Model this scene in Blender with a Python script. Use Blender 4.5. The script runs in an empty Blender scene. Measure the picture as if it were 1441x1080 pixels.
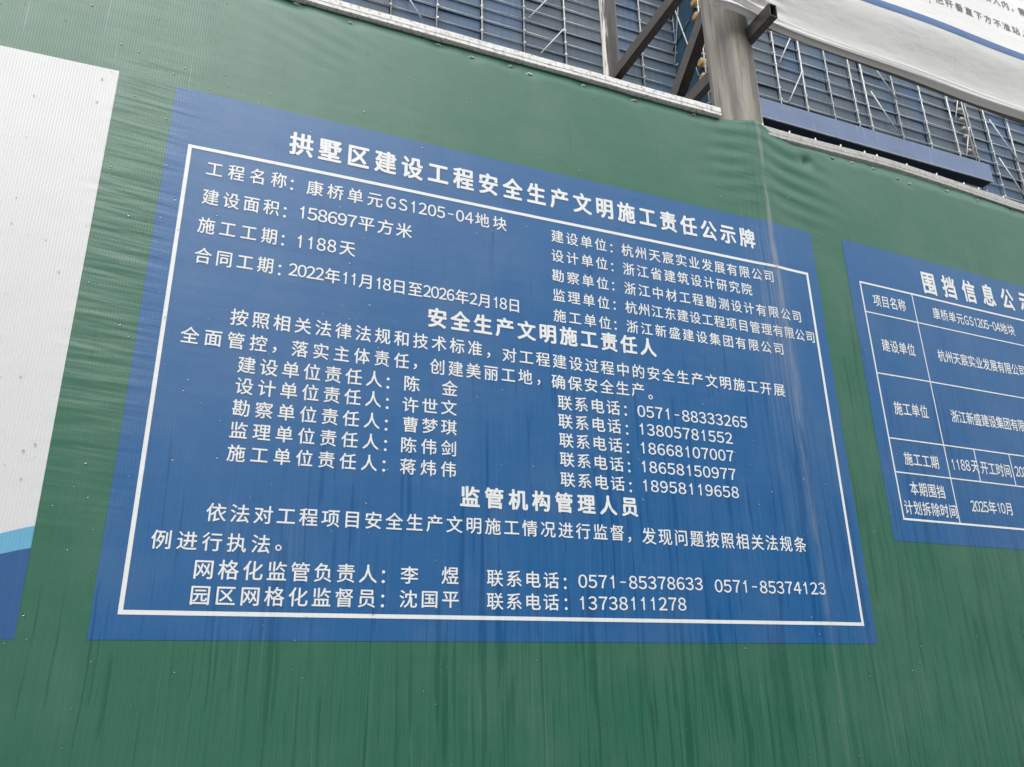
import bpy, bmesh, math, random
from mathutils import Vector, Matrix
R = math.radians
random.seed(7)
scn = bpy.context.scene
COL = scn.collection

# ------------------------------------------------------------------ camera, sky, sun, exposure
cam_d = bpy.data.cameras.new('camera'); cam = bpy.data.objects.new('camera', cam_d); COL.objects.link(cam)
cam_d.sensor_width = 36.0; cam_d.sensor_fit = 'HORIZONTAL'; cam_d.lens = 36.0 * 1137.52 / 1441.0
cam_d.clip_start = 0.05; cam_d.clip_end = 500
rot = Matrix(((0.92920036, -0.11692029, -0.35059427),
              (-0.36932958, -0.32843064, -0.86932674),
              (-0.01350397, 0.93726355, -0.34835999)))
cam.matrix_world = Matrix.Translation((0, -2.4, 1.6)) @ rot.to_4x4()
scn.camera = cam

SUN_EL, SUN_AZ = R(46), R(203)          # azimuth measured from +Y, clockwise: high behind the camera, a little to its left
world = bpy.data.worlds.new('World'); scn.world = world; world.use_nodes = True
nt = world.node_tree; nt.nodes.clear()
wo = nt.nodes.new('ShaderNodeOutputWorld'); bg = nt.nodes.new('ShaderNodeBackground')
sky = nt.nodes.new('ShaderNodeTexSky'); sky.sky_type = 'NISHITA'; sky.sun_disc = False
sky.sun_elevation = SUN_EL; sky.sun_rotation = SUN_AZ; sky.air_density = 1.5; sky.dust_density = 6.0
hs = nt.nodes.new('ShaderNodeHueSaturation'); hs.inputs['Saturation'].default_value = 0.35
nt.links.new(sky.outputs[0], hs.inputs['Color'])
tc = nt.nodes.new('ShaderNodeTexCoord'); sp = nt.nodes.new('ShaderNodeSeparateXYZ')
nt.links.new(tc.outputs['Generated'], sp.inputs[0])
mx = nt.nodes.new('ShaderNodeMath'); mx.operation = 'MAXIMUM'; mx.inputs[1].default_value = 0.0
nt.links.new(sp.outputs['Z'], mx.inputs[0])
ma = nt.nodes.new('ShaderNodeMath'); ma.operation = 'MULTIPLY_ADD'; ma.inputs[1].default_value = 5.6; ma.inputs[2].default_value = 2.8
nt.links.new(mx.outputs[0], ma.inputs[0])            # cloud deck: three times brighter overhead than at the horizon
cb = nt.nodes.new('ShaderNodeMix'); cb.data_type = 'RGBA'; cb.blend_type = 'MULTIPLY'; cb.inputs[0].default_value = 1.0
cb.inputs[6].default_value = (0.95, 0.98, 1.0, 1); nt.links.new(ma.outputs[0], cb.inputs[7])
mm = nt.nodes.new('ShaderNodeMix'); mm.data_type = 'RGBA'; mm.inputs[0].default_value = 0.8
nt.links.new(hs.outputs[0], mm.inputs[6]); nt.links.new(cb.outputs[2], mm.inputs[7])
nt.links.new(mm.outputs[2], bg.inputs['Color']); bg.inputs['Strength'].default_value = 0.15
nt.links.new(bg.outputs[0], wo.inputs['Surface'])

sun_d = bpy.data.lights.new('sun', 'SUN'); sun_d.energy = 1.2; sun_d.angle = R(50); sun_d.color = (1.0, 0.98, 0.95)
sun = bpy.data.objects.new('sun', sun_d); COL.objects.link(sun)
sdir = Vector((math.sin(SUN_AZ) * math.cos(SUN_EL), math.cos(SUN_AZ) * math.cos(SUN_EL), math.sin(SUN_EL)))
sun.rotation_euler = sdir.to_track_quat('Z', 'Y').to_euler()
scn.view_settings.view_transform = 'Standard'; scn.view_settings.look = 'None'
scn.view_settings.exposure = 0.80; scn.view_settings.gamma = 1.0; scn.view_settings.use_curve_mapping = False
try: scn.cycles.max_bounces = 6
except Exception: pass

# ------------------------------------------------------------------ helpers
class NT:
    def __init__(s, name):
        s.m = bpy.data.materials.new(name); s.m.use_nodes = True; s.t = s.m.node_tree; s.t.nodes.clear()
        s.out = s.t.nodes.new('ShaderNodeOutputMaterial'); s.b = s.t.nodes.new('ShaderNodeBsdfPrincipled')
        s.t.links.new(s.b.outputs[0], s.out.inputs['Surface'])
        g = s.t.nodes.new('ShaderNodeNewGeometry'); s.pos = g.outputs['Position']
        sp = s.t.nodes.new('ShaderNodeSeparateXYZ'); s.t.links.new(s.pos, sp.inputs[0]); s.x, s.y, s.z = sp.outputs
    def put(s, sock, v):
        if isinstance(v, (int, float)): sock.default_value = v
        elif isinstance(v, (tuple, list)): sock.default_value = tuple(v) if len(v) == len(sock.default_value) else tuple(v) + (1,)
        else: s.t.links.new(v, sock)
    def math(s, op, a, b=0.0, c=None, clamp=False):
        n = s.t.nodes.new('ShaderNodeMath'); n.operation = op; n.use_clamp = clamp
        s.put(n.inputs[0], a); s.put(n.inputs[1], b)
        if c is not None: s.put(n.inputs[2], c)
        return n.outputs[0]
    def ramp(s, v, lo, hi, a=0.0, b=1.0):
        n = s.t.nodes.new('ShaderNodeMapRange'); n.interpolation_type = 'SMOOTHSTEP'
        s.put(n.inputs[0], v); n.inputs[1].default_value = lo; n.inputs[2].default_value = hi
        n.inputs[3].default_value = a; n.inputs[4].default_value = b; return n.outputs[0]
    def vec(s, x, y, z):
        n = s.t.nodes.new('ShaderNodeCombineXYZ'); s.put(n.inputs[0], x); s.put(n.inputs[1], y); s.put(n.inputs[2], z); return n.outputs[0]
    def noise(s, v, scale=1.0, detail=2.0, rough=0.5):
        n = s.t.nodes.new('ShaderNodeTexNoise'); s.put(n.inputs['Vector'], v); n.inputs['Scale'].default_value = scale
        n.inputs['Detail'].default_value = detail; n.inputs['Roughness'].default_value = rough; return n.outputs['Fac']
    def snoise(s, sx, sy, sz, detail=2.0, rough=0.5, off=0.0):   # stretched noise over world position
        return s.noise(s.vec(s.math('MULTIPLY_ADD', s.x, sx, off), s.math('MULTIPLY', s.y, sy), s.math('MULTIPLY', s.z, sz)), 1.0, detail, rough)
    def mix(s, f, a, b, blend='MIX'):
        n = s.t.nodes.new('ShaderNodeMix'); n.data_type = 'RGBA'; n.blend_type = blend
        s.put(n.inputs[0], f); s.put(n.inputs[6], a); s.put(n.inputs[7], b); return n.outputs[2]
    def bump(s, h, strength=0.5, dist=0.001):
        n = s.t.nodes.new('ShaderNodeBump'); n.inputs['Strength'].default_value = strength; n.inputs['Distance'].default_value = dist
        s.put(n.inputs['Height'], h); s.t.links.new(n.outputs[0], s.b.inputs['Normal']); return n
    def fin(s, color, rough, spec=0.5, metal=0.0):
        s.put(s.b.inputs['Base Color'], color); s.put(s.b.inputs['Roughness'], rough)
        s.b.inputs['Specular IOR Level'].default_value = spec; s.b.inputs['Metallic'].default_value = metal; return s.m

def cloth_mat(name, col, streak=1.0, wrinkle=1.0, spec=0.7, rib=1.0):
    """coated woven banner cloth: fine ribs, small wrinkles, rain-wet streaks, a dusty run-off line below the post"""
    n = NT(name)
    warp = n.math('MULTIPLY', n.math('SUBTRACT', n.noise(n.vec(n.x, n.y, n.z), 1.6, 2.0), 0.5), 0.018)
    xw = n.math('ADD', n.x, warp)
    def sn(sx, sz, off, detail=2.0): return n.noise(n.vec(n.math('MULTIPLY_ADD', xw, sx, off), 0.0, n.math('MULTIPLY', n.z, sz)), 1.0, detail, 0.55)
    # how wet: little at the sheltered upper left, a lot at the right and low down
    reg = n.math('SUBTRACT', n.math('MULTIPLY', n.x, 0.20), n.math('MULTIPLY', n.math('SUBTRACT', n.z, 2.35), 0.42))
    big = n.math('MULTIPLY', n.math('SUBTRACT', n.snoise(1.3, 0, 0.9, 2.0, 0.5, 3.0), 0.5), 1.1)
    w = n.ramp(n.math('ADD', reg, big), -0.35, 0.75)
    t1 = n.math('SUBTRACT', sn(62.0, 2.1, 0.0), n.math('MULTIPLY', n.math('SUBTRACT', 1.0, w), 0.13))
    t2 = n.math('SUBTRACT', sn(26.0, 1.5, 31.0), n.math('MULTIPLY', n.math('SUBTRACT', 1.0, w), 0.16))
    s1 = n.ramp(t1, 0.545, 0.60); s2 = n.ramp(t2, 0.555, 0.61)
    fine = n.ramp(sn(150.0, 2.2, 11.0, 3.0), 0.42, 0.66)
    wet = n.math('MAXIMUM', n.math('MULTIPLY', s1, 0.8), n.math('MULTIPLY', s2, 0.95))
    wet = n.math('MULTIPLY', n.math('MAXIMUM', wet, n.math('MULTIPLY', n.math('MULTIPLY', fine, w), 0.45)), streak, clamp=True)
    dark = tuple(c * f for c, f in zip(col, (0.60, 0.74, 0.80)))
    c = n.mix(wet, col, dark)
    # dust film: pale, patchy
    film = n.math('MULTIPLY', n.ramp(n.snoise(3.0, 0, 2.2, 4.0, 0.6, 9.0), 0.42, 0.72), 0.055)
    c = n.mix(film, c, (0.42, 0.43, 0.40))
    # lighter thin run marks on the right
    lt = n.math('MULTIPLY', n.math('MULTIPLY', n.ramp(sn(95.0, 1.7, 77.0, 3.0), 0.56, 0.72), w), 0.09 * streak)
    c = n.mix(lt, c, (0.34, 0.42, 0.40))
    # dusty run-off line under the post
    cx_ = n.math('ADD', 2.185, n.math('MULTIPLY', n.math('SUBTRACT', n.noise(n.vec(0.0, 5.0, n.z), 1.6, 2.0), 0.5), 0.05))
    d = n.math('ABSOLUTE', n.math('SUBTRACT', n.x, cx_))
    wid = n.math('ADD', 0.010, n.math('MULTIPLY', n.ramp(n.z, 3.0, 3.9, 0.028, 0.012), n.snoise(3, 0, 4.0, 3.0)))
    line = n.math('SUBTRACT', 1.0, n.math('DIVIDE', d, wid), clamp=True)
    brk = n.ramp(n.snoise(55.0, 0, 5.0, 3.0, 0.6, 5.0), 0.30, 0.62)
    fade = n.ramp(n.z, 1.1, 3.6, 0.07, 0.50)
    c = n.mix(n.math('MULTIPLY', n.math('MULTIPLY', line, brk), fade), c, (0.40, 0.40, 0.37))
    # broad grey veil of fine runs left of the line
    v = n.math('SUBTRACT', 1.0, n.math('DIVIDE', n.math('ABSOLUTE', n.math('SUBTRACT', n.x, 2.13)), 0.13), clamp=True)
    v = n.math('MULTIPLY', v, n.ramp(sn(70.0, 1.2, 55.0, 3.0), 0.40, 0.70))
    v = n.math('MULTIPLY', v, n.math('MULTIPLY', n.math('MULTIPLY', n.ramp(n.z, 2.0, 2.9), n.ramp(n.z, 3.35, 3.62, 1.0, 0.15)), 0.36))
    c = n.mix(v, c, (0.30, 0.32, 0.36))
    # faint seams and one dark run beside the dusty line
    for sx_, w_, f_, za, zb in ((0.122, 0.006, 0.30, 2.7, 3.1), (2.128, 0.009, 0.45, 2.9, 3.25), (0.86, 0.005, 0.14, 1.2, 1.5), (-0.235, 0.004, 0.22, 3.0, 3.4)):
        dd = n.ramp(n.math('ABSOLUTE', n.math('SUBTRACT', xw, sx_)), w_ * 0.3, w_, 1.0, 0.0)
        c = n.mix(n.math('MULTIPLY', n.math('MULTIPLY', dd, f_), n.math('MULTIPLY', n.ramp(n.z, za, zb), n.ramp(n.snoise(0, 0, 3.0, 2.0), 0.35, 0.6))), c, dark)
    # weave grain
    g = n.math('MULTIPLY_ADD', n.snoise(420, 0, 60, 2.0), 0.16, 0.92)
    g2 = n.math('MULTIPLY_ADD', n.snoise(40, 0, 420, 2.0), 0.12, 0.94)
    c = n.mix(1.0, c, n.vec(n.math('MULTIPLY', g, g2), n.math('MULTIPLY', g, g2), n.math('MULTIPLY', g, g2)), 'MULTIPLY')
    # relief
    ribs = n.math('SINE', n.math('MULTIPLY', n.x, 2 * math.pi / 0.0082))
    ribs = n.math('MULTIPLY', ribs, n.ramp(n.x, -0.45, 0.2, 1.6, 0.55))
    weave = n.math('SINE', n.math('MULTIPLY', n.z, 2 * math.pi / 0.0062))
    h = n.math('ADD', n.math('MULTIPLY', ribs, 0.00009 * rib), n.math('MULTIPLY', weave, 0.00003 * rib))
    wr = n.noise(n.vec(n.math('MULTIPLY', n.x, 2.2), 0.0, n.math('MULTIPLY_ADD', n.x, 1.5, n.math('MULTIPLY', n.z, 21.0))), 1.0, 2.0, 0.5)
    band = n.math('SUBTRACT', 1.0, n.ramp(n.math('ABSOLUTE', n.math('SUBTRACT', n.x, -0.29)), 0.02, 0.19))
    band = n.math('MULTIPLY', n.math('MULTIPLY', band, n.ramp(n.z, 1.75, 2.5)), n.ramp(n.z, 3.35, 3.65, 1.0, 0.15))
    band2 = n.math('SUBTRACT', 1.0, n.ramp(n.math('ABSOLUTE', n.math('SUBTRACT', n.x, 2.25)), 0.05, 0.45))
    band2 = n.math('MULTIPLY', band2, n.ramp(n.z, 3.1, 3.7))
    amp = n.math('MULTIPLY_ADD', n.math('MAXIMUM', band, n.math('MULTIPLY', band2, 0.35)), 0.0052, 0.0007)
    h = n.math('ADD', h, n.math('MULTIPLY', n.math('MULTIPLY', wr, amp), wrinkle))
    soft = n.math('MULTIPLY', n.snoise(6.0, 0, 9.0, 3.0, 0.5, 2.0), 0.0012)
    h = n.math('ADD', h, soft)
    b = n.bump(h, 1.0, 1.0)
    rough = n.math('SUBTRACT', n.math('MULTIPLY_ADD', n.snoise(8, 0, 3, 3.0), 0.12, 0.36), n.math('MULTIPLY', wet, 0.12))
    return n.fin(c, rough, spec)

def simple_mat(name, col, rough=0.6, spec=0.4, metal=0.0, var=0.15, scale=(6, 6, 6), dirt=None, dirt_f=0.5, rnd=0.0, bump=0.0):
    n = NT(name)
    k = n.math('MULTIPLY_ADD', n.snoise(*scale, 4.0, 0.6), 2 * var, 1 - var)
    c = n.mix(1.0, col, n.vec(k, k, k), 'MULTIPLY')
    if dirt:
        c = n.mix(n.math('MULTIPLY', n.ramp(n.snoise(scale[0] * 2.3, scale[1] * 2.3, scale[2] * 2.3, 5.0, 0.65, 4.0), 0.48, 0.68), dirt_f), c, dirt)
    if rnd:
        oi = n.t.nodes.new('ShaderNodeObjectInfo'); r = n.math('MULTIPLY_ADD', oi.outputs['Random'], 2 * rnd, 1 - rnd)
        c = n.mix(1.0, c, n.vec(r, r, r), 'MULTIPLY')
    if bump: n.bump(n.snoise(scale[0] * 3, scale[1] * 3, scale[2] * 3, 4.0), 0.6, bump)
    return n.fin(c, rough, spec, metal)

def link_mesh(name, me, mat, parent=None):
    o = bpy.data.objects.new(name, me); COL.objects.link(o)
    if mat and not me.materials: me.materials.append(mat)
    if parent: o.parent = parent
    return o
def obj(name, bm, mat, parent=None, smooth=False):
    me = bpy.data.meshes.new(name); bm.to_mesh(me); bm.free()
    if smooth: me.polygons.foreach_set('use_smooth', [True] * len(me.polygons))
    return link_mesh(name, me, mat, parent)
def pyd(name, vs, fs, mat, parent=None, smooth=False):
    me = bpy.data.meshes.new(name); me.from_pydata(vs, [], fs); me.update()
    if smooth: me.polygons.foreach_set('use_smooth', [True] * len(me.polygons))
    return link_mesh(name, me, mat, parent)
def thing(name, label, cat, loc=(0, 0, 0), group=None):
    o = bpy.data.objects.new(name, None); COL.objects.link(o); o.empty_display_size = 0.1
    o['label'] = label; o['category'] = cat
    if group: o['group'] = group
    return o
def tag(o, label, cat, group=None, kind=None):
    o['label'] = label; o['category'] = cat
    if group: o['group'] = group
    if kind: o['kind'] = kind
    return o
def box(bm, a, b, bevel=0.0):
    x0, y0, z0 = a; x1, y1, z1 = b
    v = [bm.verts.new(p) for p in ((x0, y0, z0), (x1, y0, z0), (x1, y1, z0), (x0, y1, z0), (x0, y0, z1), (x1, y0, z1), (x1, y1, z1), (x0, y1, z1))]
    fs = [bm.faces.new([v[i] for i in f]) for f in ((0, 3, 2, 1), (4, 5, 6, 7), (0, 1, 5, 4), (1, 2, 6, 5), (2, 3, 7, 6), (3, 0, 4, 7))]
    if bevel:
        es = list({e for f in fs for e in f.edges})
        bmesh.ops.bevel(bm, geom=es, offset=bevel, segments=2, affect='EDGES', profile=0.5)
def tube(bm, p, q, r, n=10, r2=None, caps=True):
    p = Vector(p); q = Vector(q); d = (q - p).normalized(); r2 = r if r2 is None else r2
    u = d.orthogonal().normalized(); w = d.cross(u)
    A = [bm.verts.new(p + (u * math.cos(a) + w * math.sin(a)) * r) for a in [2 * math.pi * i / n for i in range(n)]]
    B = [bm.verts.new(q + (u * math.cos(a) + w * math.sin(a)) * r2) for a in [2 * math.pi * i / n for i in range(n)]]
    for i in range(n):
        f = bm.faces.new((A[i], A[(i + 1) % n], B[(i + 1) % n], B[i])); f.smooth = True
    if caps: bm.faces.new(A[::-1]); bm.faces.new(B)
def rect_tube(bm, p, q, w, h, wall=0.005, side=Vector((1, 0, 0))):
    """hollow rectangular tube from p to q, open at both ends"""
    p = Vector(p); q = Vector(q); d = (q - p).normalized(); u = (side - d * side.dot(d)).normalized(); v = d.cross(u)
    def ring(c, a, b): return [bm.verts.new(c + u * sx * a / 2 + v * sy * b / 2) for sx, sy in ((-1, -1), (1, -1), (1, 1), (-1, 1))]
    Ao, Bo = ring(p, w, h), ring(q, w, h); Ai, Bi = ring(p, w - 2 * wall, h - 2 * wall), ring(q, w - 2 * wall, h - 2 * wall)
    for i in range(4):
        j = (i + 1) % 4
        bm.faces.new((Ao[i], Ao[j], Bo[j], Bo[i])); bm.faces.new((Ai[j], Ai[i], Bi[i], Bi[j]))
        bm.faces.new((Ao[j], Ao[i], Ai[i], Ai[j])); bm.faces.new((Bo[i], Bo[j], Bi[j], Bi[i]))

# ------------------------------------------------------------------ the cloth surface of the hoarding
SCREWS = [(0.144, 3.944), (0.342, 3.921), (0.684, 3.935), (0.816, 3.914), (0.983, 3.925), (1.063, 3.908), (1.31, 3.93), (1.55, 3.925), (1.857, 3.940), (2.634, 3.915), (2.758, 3.928), (2.897, 3.933), (3.052, 3.911), (3.131, 3.904), (3.402, 3.935), (3.639, 3.938), (3.903, 3.938), (4.2, 3.93), (-0.2, 3.93), (-0.6, 3.925)]
S0, BEND = 2.17, R(2.1)                  # the wall turns away by two degrees where the post stands behind it
CB, SB = math.cos(BEND), math.sin(BEND)
def gauss(x, s): return math.exp(-(x / s) ** 2)
def sstep(x, a, b):
    t = min(1.0, max(0.0, (x - a) / (b - a))); return t * t * (3 - 2 * t)
def disp(s, z):                          # how far the cloth bulges towards the street, in metres
    d = 0.0022 * math.sin(2.3 * s + 0.6) * math.sin(2.0 * z + 0.4) + 0.0012 * math.sin(5.1 * s + 1.9 * z)
    d += (0.003 + 0.006 * sstep(z, 3.3, 3.95)) * gauss(s - S0, 0.07)
    g = gauss(s - 2.36, 0.20) * sstep(z, 3.35, 3.75)
    if g > 0.01: d += g * 0.0020 * math.sin((z + 0.28 * abs(s - 2.2)) * 2 * math.pi / 0.085 + 1.3 * math.sin(9 * s))
    g = gauss(s - 2.02, 0.12) * sstep(z, 3.45, 3.7)
    if g > 0.01: d += g * 0.0014 * math.sin((z - 0.15 * (s - 2.1)) * 2 * math.pi / 0.075)
    g = gauss(s - 0.22, 0.20) * sstep(z, 3.6, 3.85)
    if g > 0.01: d += g * 0.0010 * math.sin((z + 0.35 * s) * 2 * math.pi / 0.07)
    d -= 0.018 * gauss(math.hypot(s - 2.454, (z - 3.848) * 1.1), 0.028)
    d -= 0.010 * sstep(z, 3.90, 3.955) * (1 - gauss(s - S0, 0.22))
    if z > 3.84:
        for a, b in SCREWS:
            if abs(s - a) < 0.09: d -= 0.0045 * gauss(math.hypot((s - a) * 0.7, z - b), 0.022)
    return d
def surf(s, z, off=0.0):
    y = -(disp(s, z) + off)
    if s <= S0: return (s, y, z)
    return (S0 + (s - S0) * CB - y * SB, (s - S0) * SB + y * CB, z)
TOPS = [(-9, 3.956), (1.97, 3.956), (2.0, 3.957), (2.08, 3.966), (2.165, 3.984), (2.208, 3.981), (2.265, 3.957), (2.323, 3.934), (2.398, 3.919), (2.542, 3.930), (3.045, 3.958), (9, 3.962)]
def ztop(s):
    for (a, za), (b, zb) in zip(TOPS, TOPS[1:]):
        if a <= s <= b: return za + (zb - za) * (s - a) / (b - a)
    return TOPS[-1][1]
def sheet(name, s0, s1, z0, z1, off, mat, parent, ds=0.025, dz=0.0125, poly=None):
    """a cloth sheet that follows the hoarding; poly maps (u,v) in the unit square to (s,z) for slanted outlines"""
    n = max(1, round((s1 - s0) / ds)); m = max(1, round((z1 - z0) / dz)); vs = []; fs = []
    for j in range(m + 1):
        for i in range(n + 1):
            if poly: s, z = poly(i / n, j / m)
            else: s, z = s0 + (s1 - s0) * i / n, z0 + (z1 - z0) * j / m
            vs.append(surf(s, z, off))
    for j in range(m):
        for i in range(n):
            a = j * (n + 1) + i; fs.append((a, a + 1, a + n + 2, a + n + 1))
    # cut edge: a thin rim down to the cloth underneath
    ring = [i for i in range(n + 1)] + [j * (n + 1) + n for j in range(1, m + 1)] + [m * (n + 1) + i for i in range(n - 1, -1, -1)] + [j * (n + 1) for j in range(m - 1, 0, -1)]
    base = len(vs)
    K = len(ring)
    for k in ring: vs.append(vs[k])
    for k in ring: p = vs[k]; vs.append((p[0], p[1] + off + 0.0002, p[2]))
    me_fs = [(base + k, base + K + k, base + K + (k + 1) % K, base + (k + 1) % K) for k in range(K)]
    o = pyd(name, vs, fs + me_fs, mat, parent, smooth=True)
    for k in range(len(fs), len(fs) + K): o.data.polygons[k].use_smooth = False
    return o

M = {}
M['green'] = cloth_mat('green_banner_cloth', (0.024, 0.134, 0.080))
M['blue'] = cloth_mat('blue_banner_cloth', (0.010, 0.110, 0.300))
M['white_cloth'] = cloth_mat('white_poster_cloth', (0.66, 0.67, 0.68), streak=0.14, wrinkle=0.4, rib=1.0)
M['sky_blue'] = cloth_mat('light_blue_print', (0.13, 0.40, 0.60), wrinkle=0.5)
M['navy'] = cloth_mat('dark_blue_print', (0.016, 0.095, 0.27), wrinkle=0.5)
M['ink'] = cloth_mat('white_print', (0.80, 0.82, 0.83), streak=0.22, rib=1.3)
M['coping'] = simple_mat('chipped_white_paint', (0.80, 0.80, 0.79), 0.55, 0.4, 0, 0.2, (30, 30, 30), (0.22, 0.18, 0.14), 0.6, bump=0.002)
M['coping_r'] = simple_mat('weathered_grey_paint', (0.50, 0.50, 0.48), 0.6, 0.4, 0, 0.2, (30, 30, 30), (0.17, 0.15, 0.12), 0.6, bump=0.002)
M['steel_dark'] = simple_mat('dark_weathered_steel', (0.055, 0.05, 0.046), 0.42, 0.5, 0.3, 0.35, (14, 14, 14), (0.13, 0.11, 0.09), 0.5, bump=0.001)
M['steel_pale'] = simple_mat('peeling_white_painted_steel', (0.085, 0.082, 0.08), 0.35, 0.6, 0.2, 0.3, (40, 20, 2.5), (0.50, 0.48, 0.44), 0.8)
M['galv'] = simple_mat('galvanised_pipe', (0.55, 0.57, 0.57), 0.45, 0.5, 0.2, 0.15, (2, 2, 2), (0.25, 0.24, 0.22), 0.4)
M['galv_dim'] = simple_mat('dull_grey_pipe', (0.38, 0.41, 0.42), 0.5, 0.5, 0.1, 0.15, (2, 2, 2), (0.14, 0.14, 0.14), 0.5)
M['tan'] = simple_mat('tan_rope_rollers', (0.42, 0.27, 0.13), 0.8, 0.3, 0, 0.3, (4, 4, 4), (0.15, 0.09, 0.05), 0.6)
M['screw'] = simple_mat('bright_zinc', (0.62, 0.62, 0.60), 0.35, 0.5, 0.6, 0.1)

# ------------------------------------------------------------------ large structure: ground, road, far building
def struct(o): o['kind'] = 'structure'; return o
M['asphalt'] = simple_mat('wet_asphalt', (0.045, 0.046, 0.048), 0.35, 0.5, 0, 0.2, (9, 9, 9), (0.03, 0.03, 0.032), 0.5, bump=0.004)
M['paving'] = simple_mat('grey_paving', (0.20, 0.19, 0.18), 0.5, 0.5, 0, 0.15, (5, 5, 5), (0.10, 0.10, 0.09), 0.5, bump=0.002)
M['concrete'] = simple_mat('building_concrete', (0.24, 0.235, 0.225), 0.85, 0.3, 0, 0.15, (0.5, 0.5, 0.3))
M['dark_glass'] = simple_mat('dark_window_glass', (0.02, 0.025, 0.03), 0.1, 0.5, 0, 0.1)
M['plaster'] = simple_mat('grey_facade_render', (0.16, 0.16, 0.155), 0.85, 0.3, 0, 0.12, (0.4, 0.4, 0.2))
bm = bmesh.new(); box(bm, (-150, -150, -0.5), (150, 150, -0.12)); struct(obj('ground', bm, M['paving']))
bm = bmesh.new(); box(bm, (-150, -17, -0.2), (150, -4.2, -0.10)); struct(obj('road', bm, M['asphalt']))
bm = bmesh.new(); box(bm, (-60, -4.0, -0.2), (60, 12, 0.0)); struct(obj('pavement', bm, M['paving']))
bm = bmesh.new(); box(bm, (-60, -4.2, -0.3), (60, -4.003, 0.003)); struct(obj('kerb', bm, M['concrete']))

def apartment(x0, x1, y0, y1, h, label, face):  # unseen blocks, added as a dark mass in the cloth's low reflections
    t = thing('added_reflection_block', label, 'building')
    bm = bmesh.new(); box(bm, (x0, y0, -0.1), (x1, y1, h)); obj('wall', bm, M['plaster'], t)
    bm = bmesh.new(); box(bm, (x0 - 0.3, y0 - 0.3, h + 0.002), (x1 + 0.3, y1 + 0.3, h + 0.5)); obj('roof', bm, M['concrete'], t)
    wme = None
    yf = y1 if face > 0 else y0
    nx = int((x1 - x0) / 3.2)
    for k in range(int(h / 3)):
        for i in range(nx):
            if wme is None:
                bm = bmesh.new(); box(bm, (-0.8, -0.04, -0.75), (0.8, 0.04, 0.75)); wme = bpy.data.meshes.new('window'); bm.to_mesh(wme); bm.free(); wme.materials.append(M['dark_glass'])
            o = link_mesh('window', wme, None, t); o.location = (x0 + (i + 0.5) * (x1 - x0) / nx, yf, 1.7 + 3 * k)
apartment(-34, -2, -34, -22, 15, 'unseen grey rendered block added across the wet road to darken low reflections, left one', 1)
apartment(3, 36, -34, -22, 17.5, 'taller unseen grey block added across the wet road to darken low reflections', 1)

KL, KR = 9.6, 8.83
def far(k, x0, z0): return x0 * k, 1.6 + (z0 - 1.6) * k       # a place read on the hoarding plane, carried out to the scaffold
YL, YR = 2.4 * KL - 2.4, 2.4 * KR - 2.4
t = thing('tower_under_construction', 'concrete tower under construction behind the scaffold screens', 'building')
bm = bmesh.new(); box(bm, (-14, YL + 1.7, -0.1), (48, YL + 14, 38)); obj('wall', bm, M['concrete'], t)
bm = bmesh.new()
for k in range(13): box(bm, (-14.4, YL + 1.1, 2.9 * k + 2.6), (48.4, YL + 1.69, 2.9 * k + 2.85))
obj('floor_slab', bm, M['concrete'], t)

# ------------------------------------------------------------------ scaffold screens
def panel_mat():
    n = NT('blue_grey_perforated_panel')
    oi = n.t.nodes.new('ShaderNodeObjectInfo'); r = oi.outputs['Random']
    zone = n.ramp(n.snoise(0.33, 0, 0.10, 2.0, 0.5, 1.7), 0.47, 0.62)
    base = n.mix(r, (0.045, 0.070, 0.108), (0.078, 0.102, 0.130))
    c = n.mix(n.math('MULTIPLY', zone, 0.5), base, (0.040, 0.105, 0.215))
    st = n.math('MULTIPLY_ADD', n.snoise(9, 9, 0.5, 4.0, 0.65), 0.9, 0.55)
    c = n.mix(1.0, c, n.vec(st, st, st), 'MULTIPLY')
    c = n.mix(n.math('MULTIPLY', n.ramp(n.snoise(4, 4, 1.2, 4.0, 0.7, 8.0), 0.60, 0.75), 0.35), c, (0.20, 0.24, 0.26))
    return n.fin(c, 0.55, 0.4)
M['panel'] = panel_mat()
M['panel_back'] = simple_mat('dark_screen_net', (0.035, 0.055, 0.085), 0.8, 0.2, 0, 0.2, (1, 1, 1))
def teal_mat():
    n = NT('teal_netting'); st = n.math('MULTIPLY_ADD', n.snoise(3, 3, 0.3, 4.0, 0.6), 0.8, 0.6)
    return n.fin(n.mix(1.0, (0.020, 0.062, 0.105), n.vec(st, st, st), 'MULTIPLY'), 0.6, 0.3)
M['teal'] = teal_mat()
def fascia_mat():
    n = NT('violet_blue_sheet'); st = n.ramp(n.snoise(5.5, 0, 0.22, 3.0, 0.6, 6.0), 0.60, 0.70)
    c = n.mix(n.math('MULTIPLY', st, 0.45), (0.115, 0.160, 0.265), (0.38, 0.44, 0.52))
    k = n.math('MULTIPLY_ADD', n.snoise(0.8, 0.8, 2, 3.0), 0.4, 0.8)
    return n.fin(n.mix(1.0, c, n.vec(k, k, k), 'MULTIPLY'), 0.5, 0.4)
M['fascia'] = fascia_mat()

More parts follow.
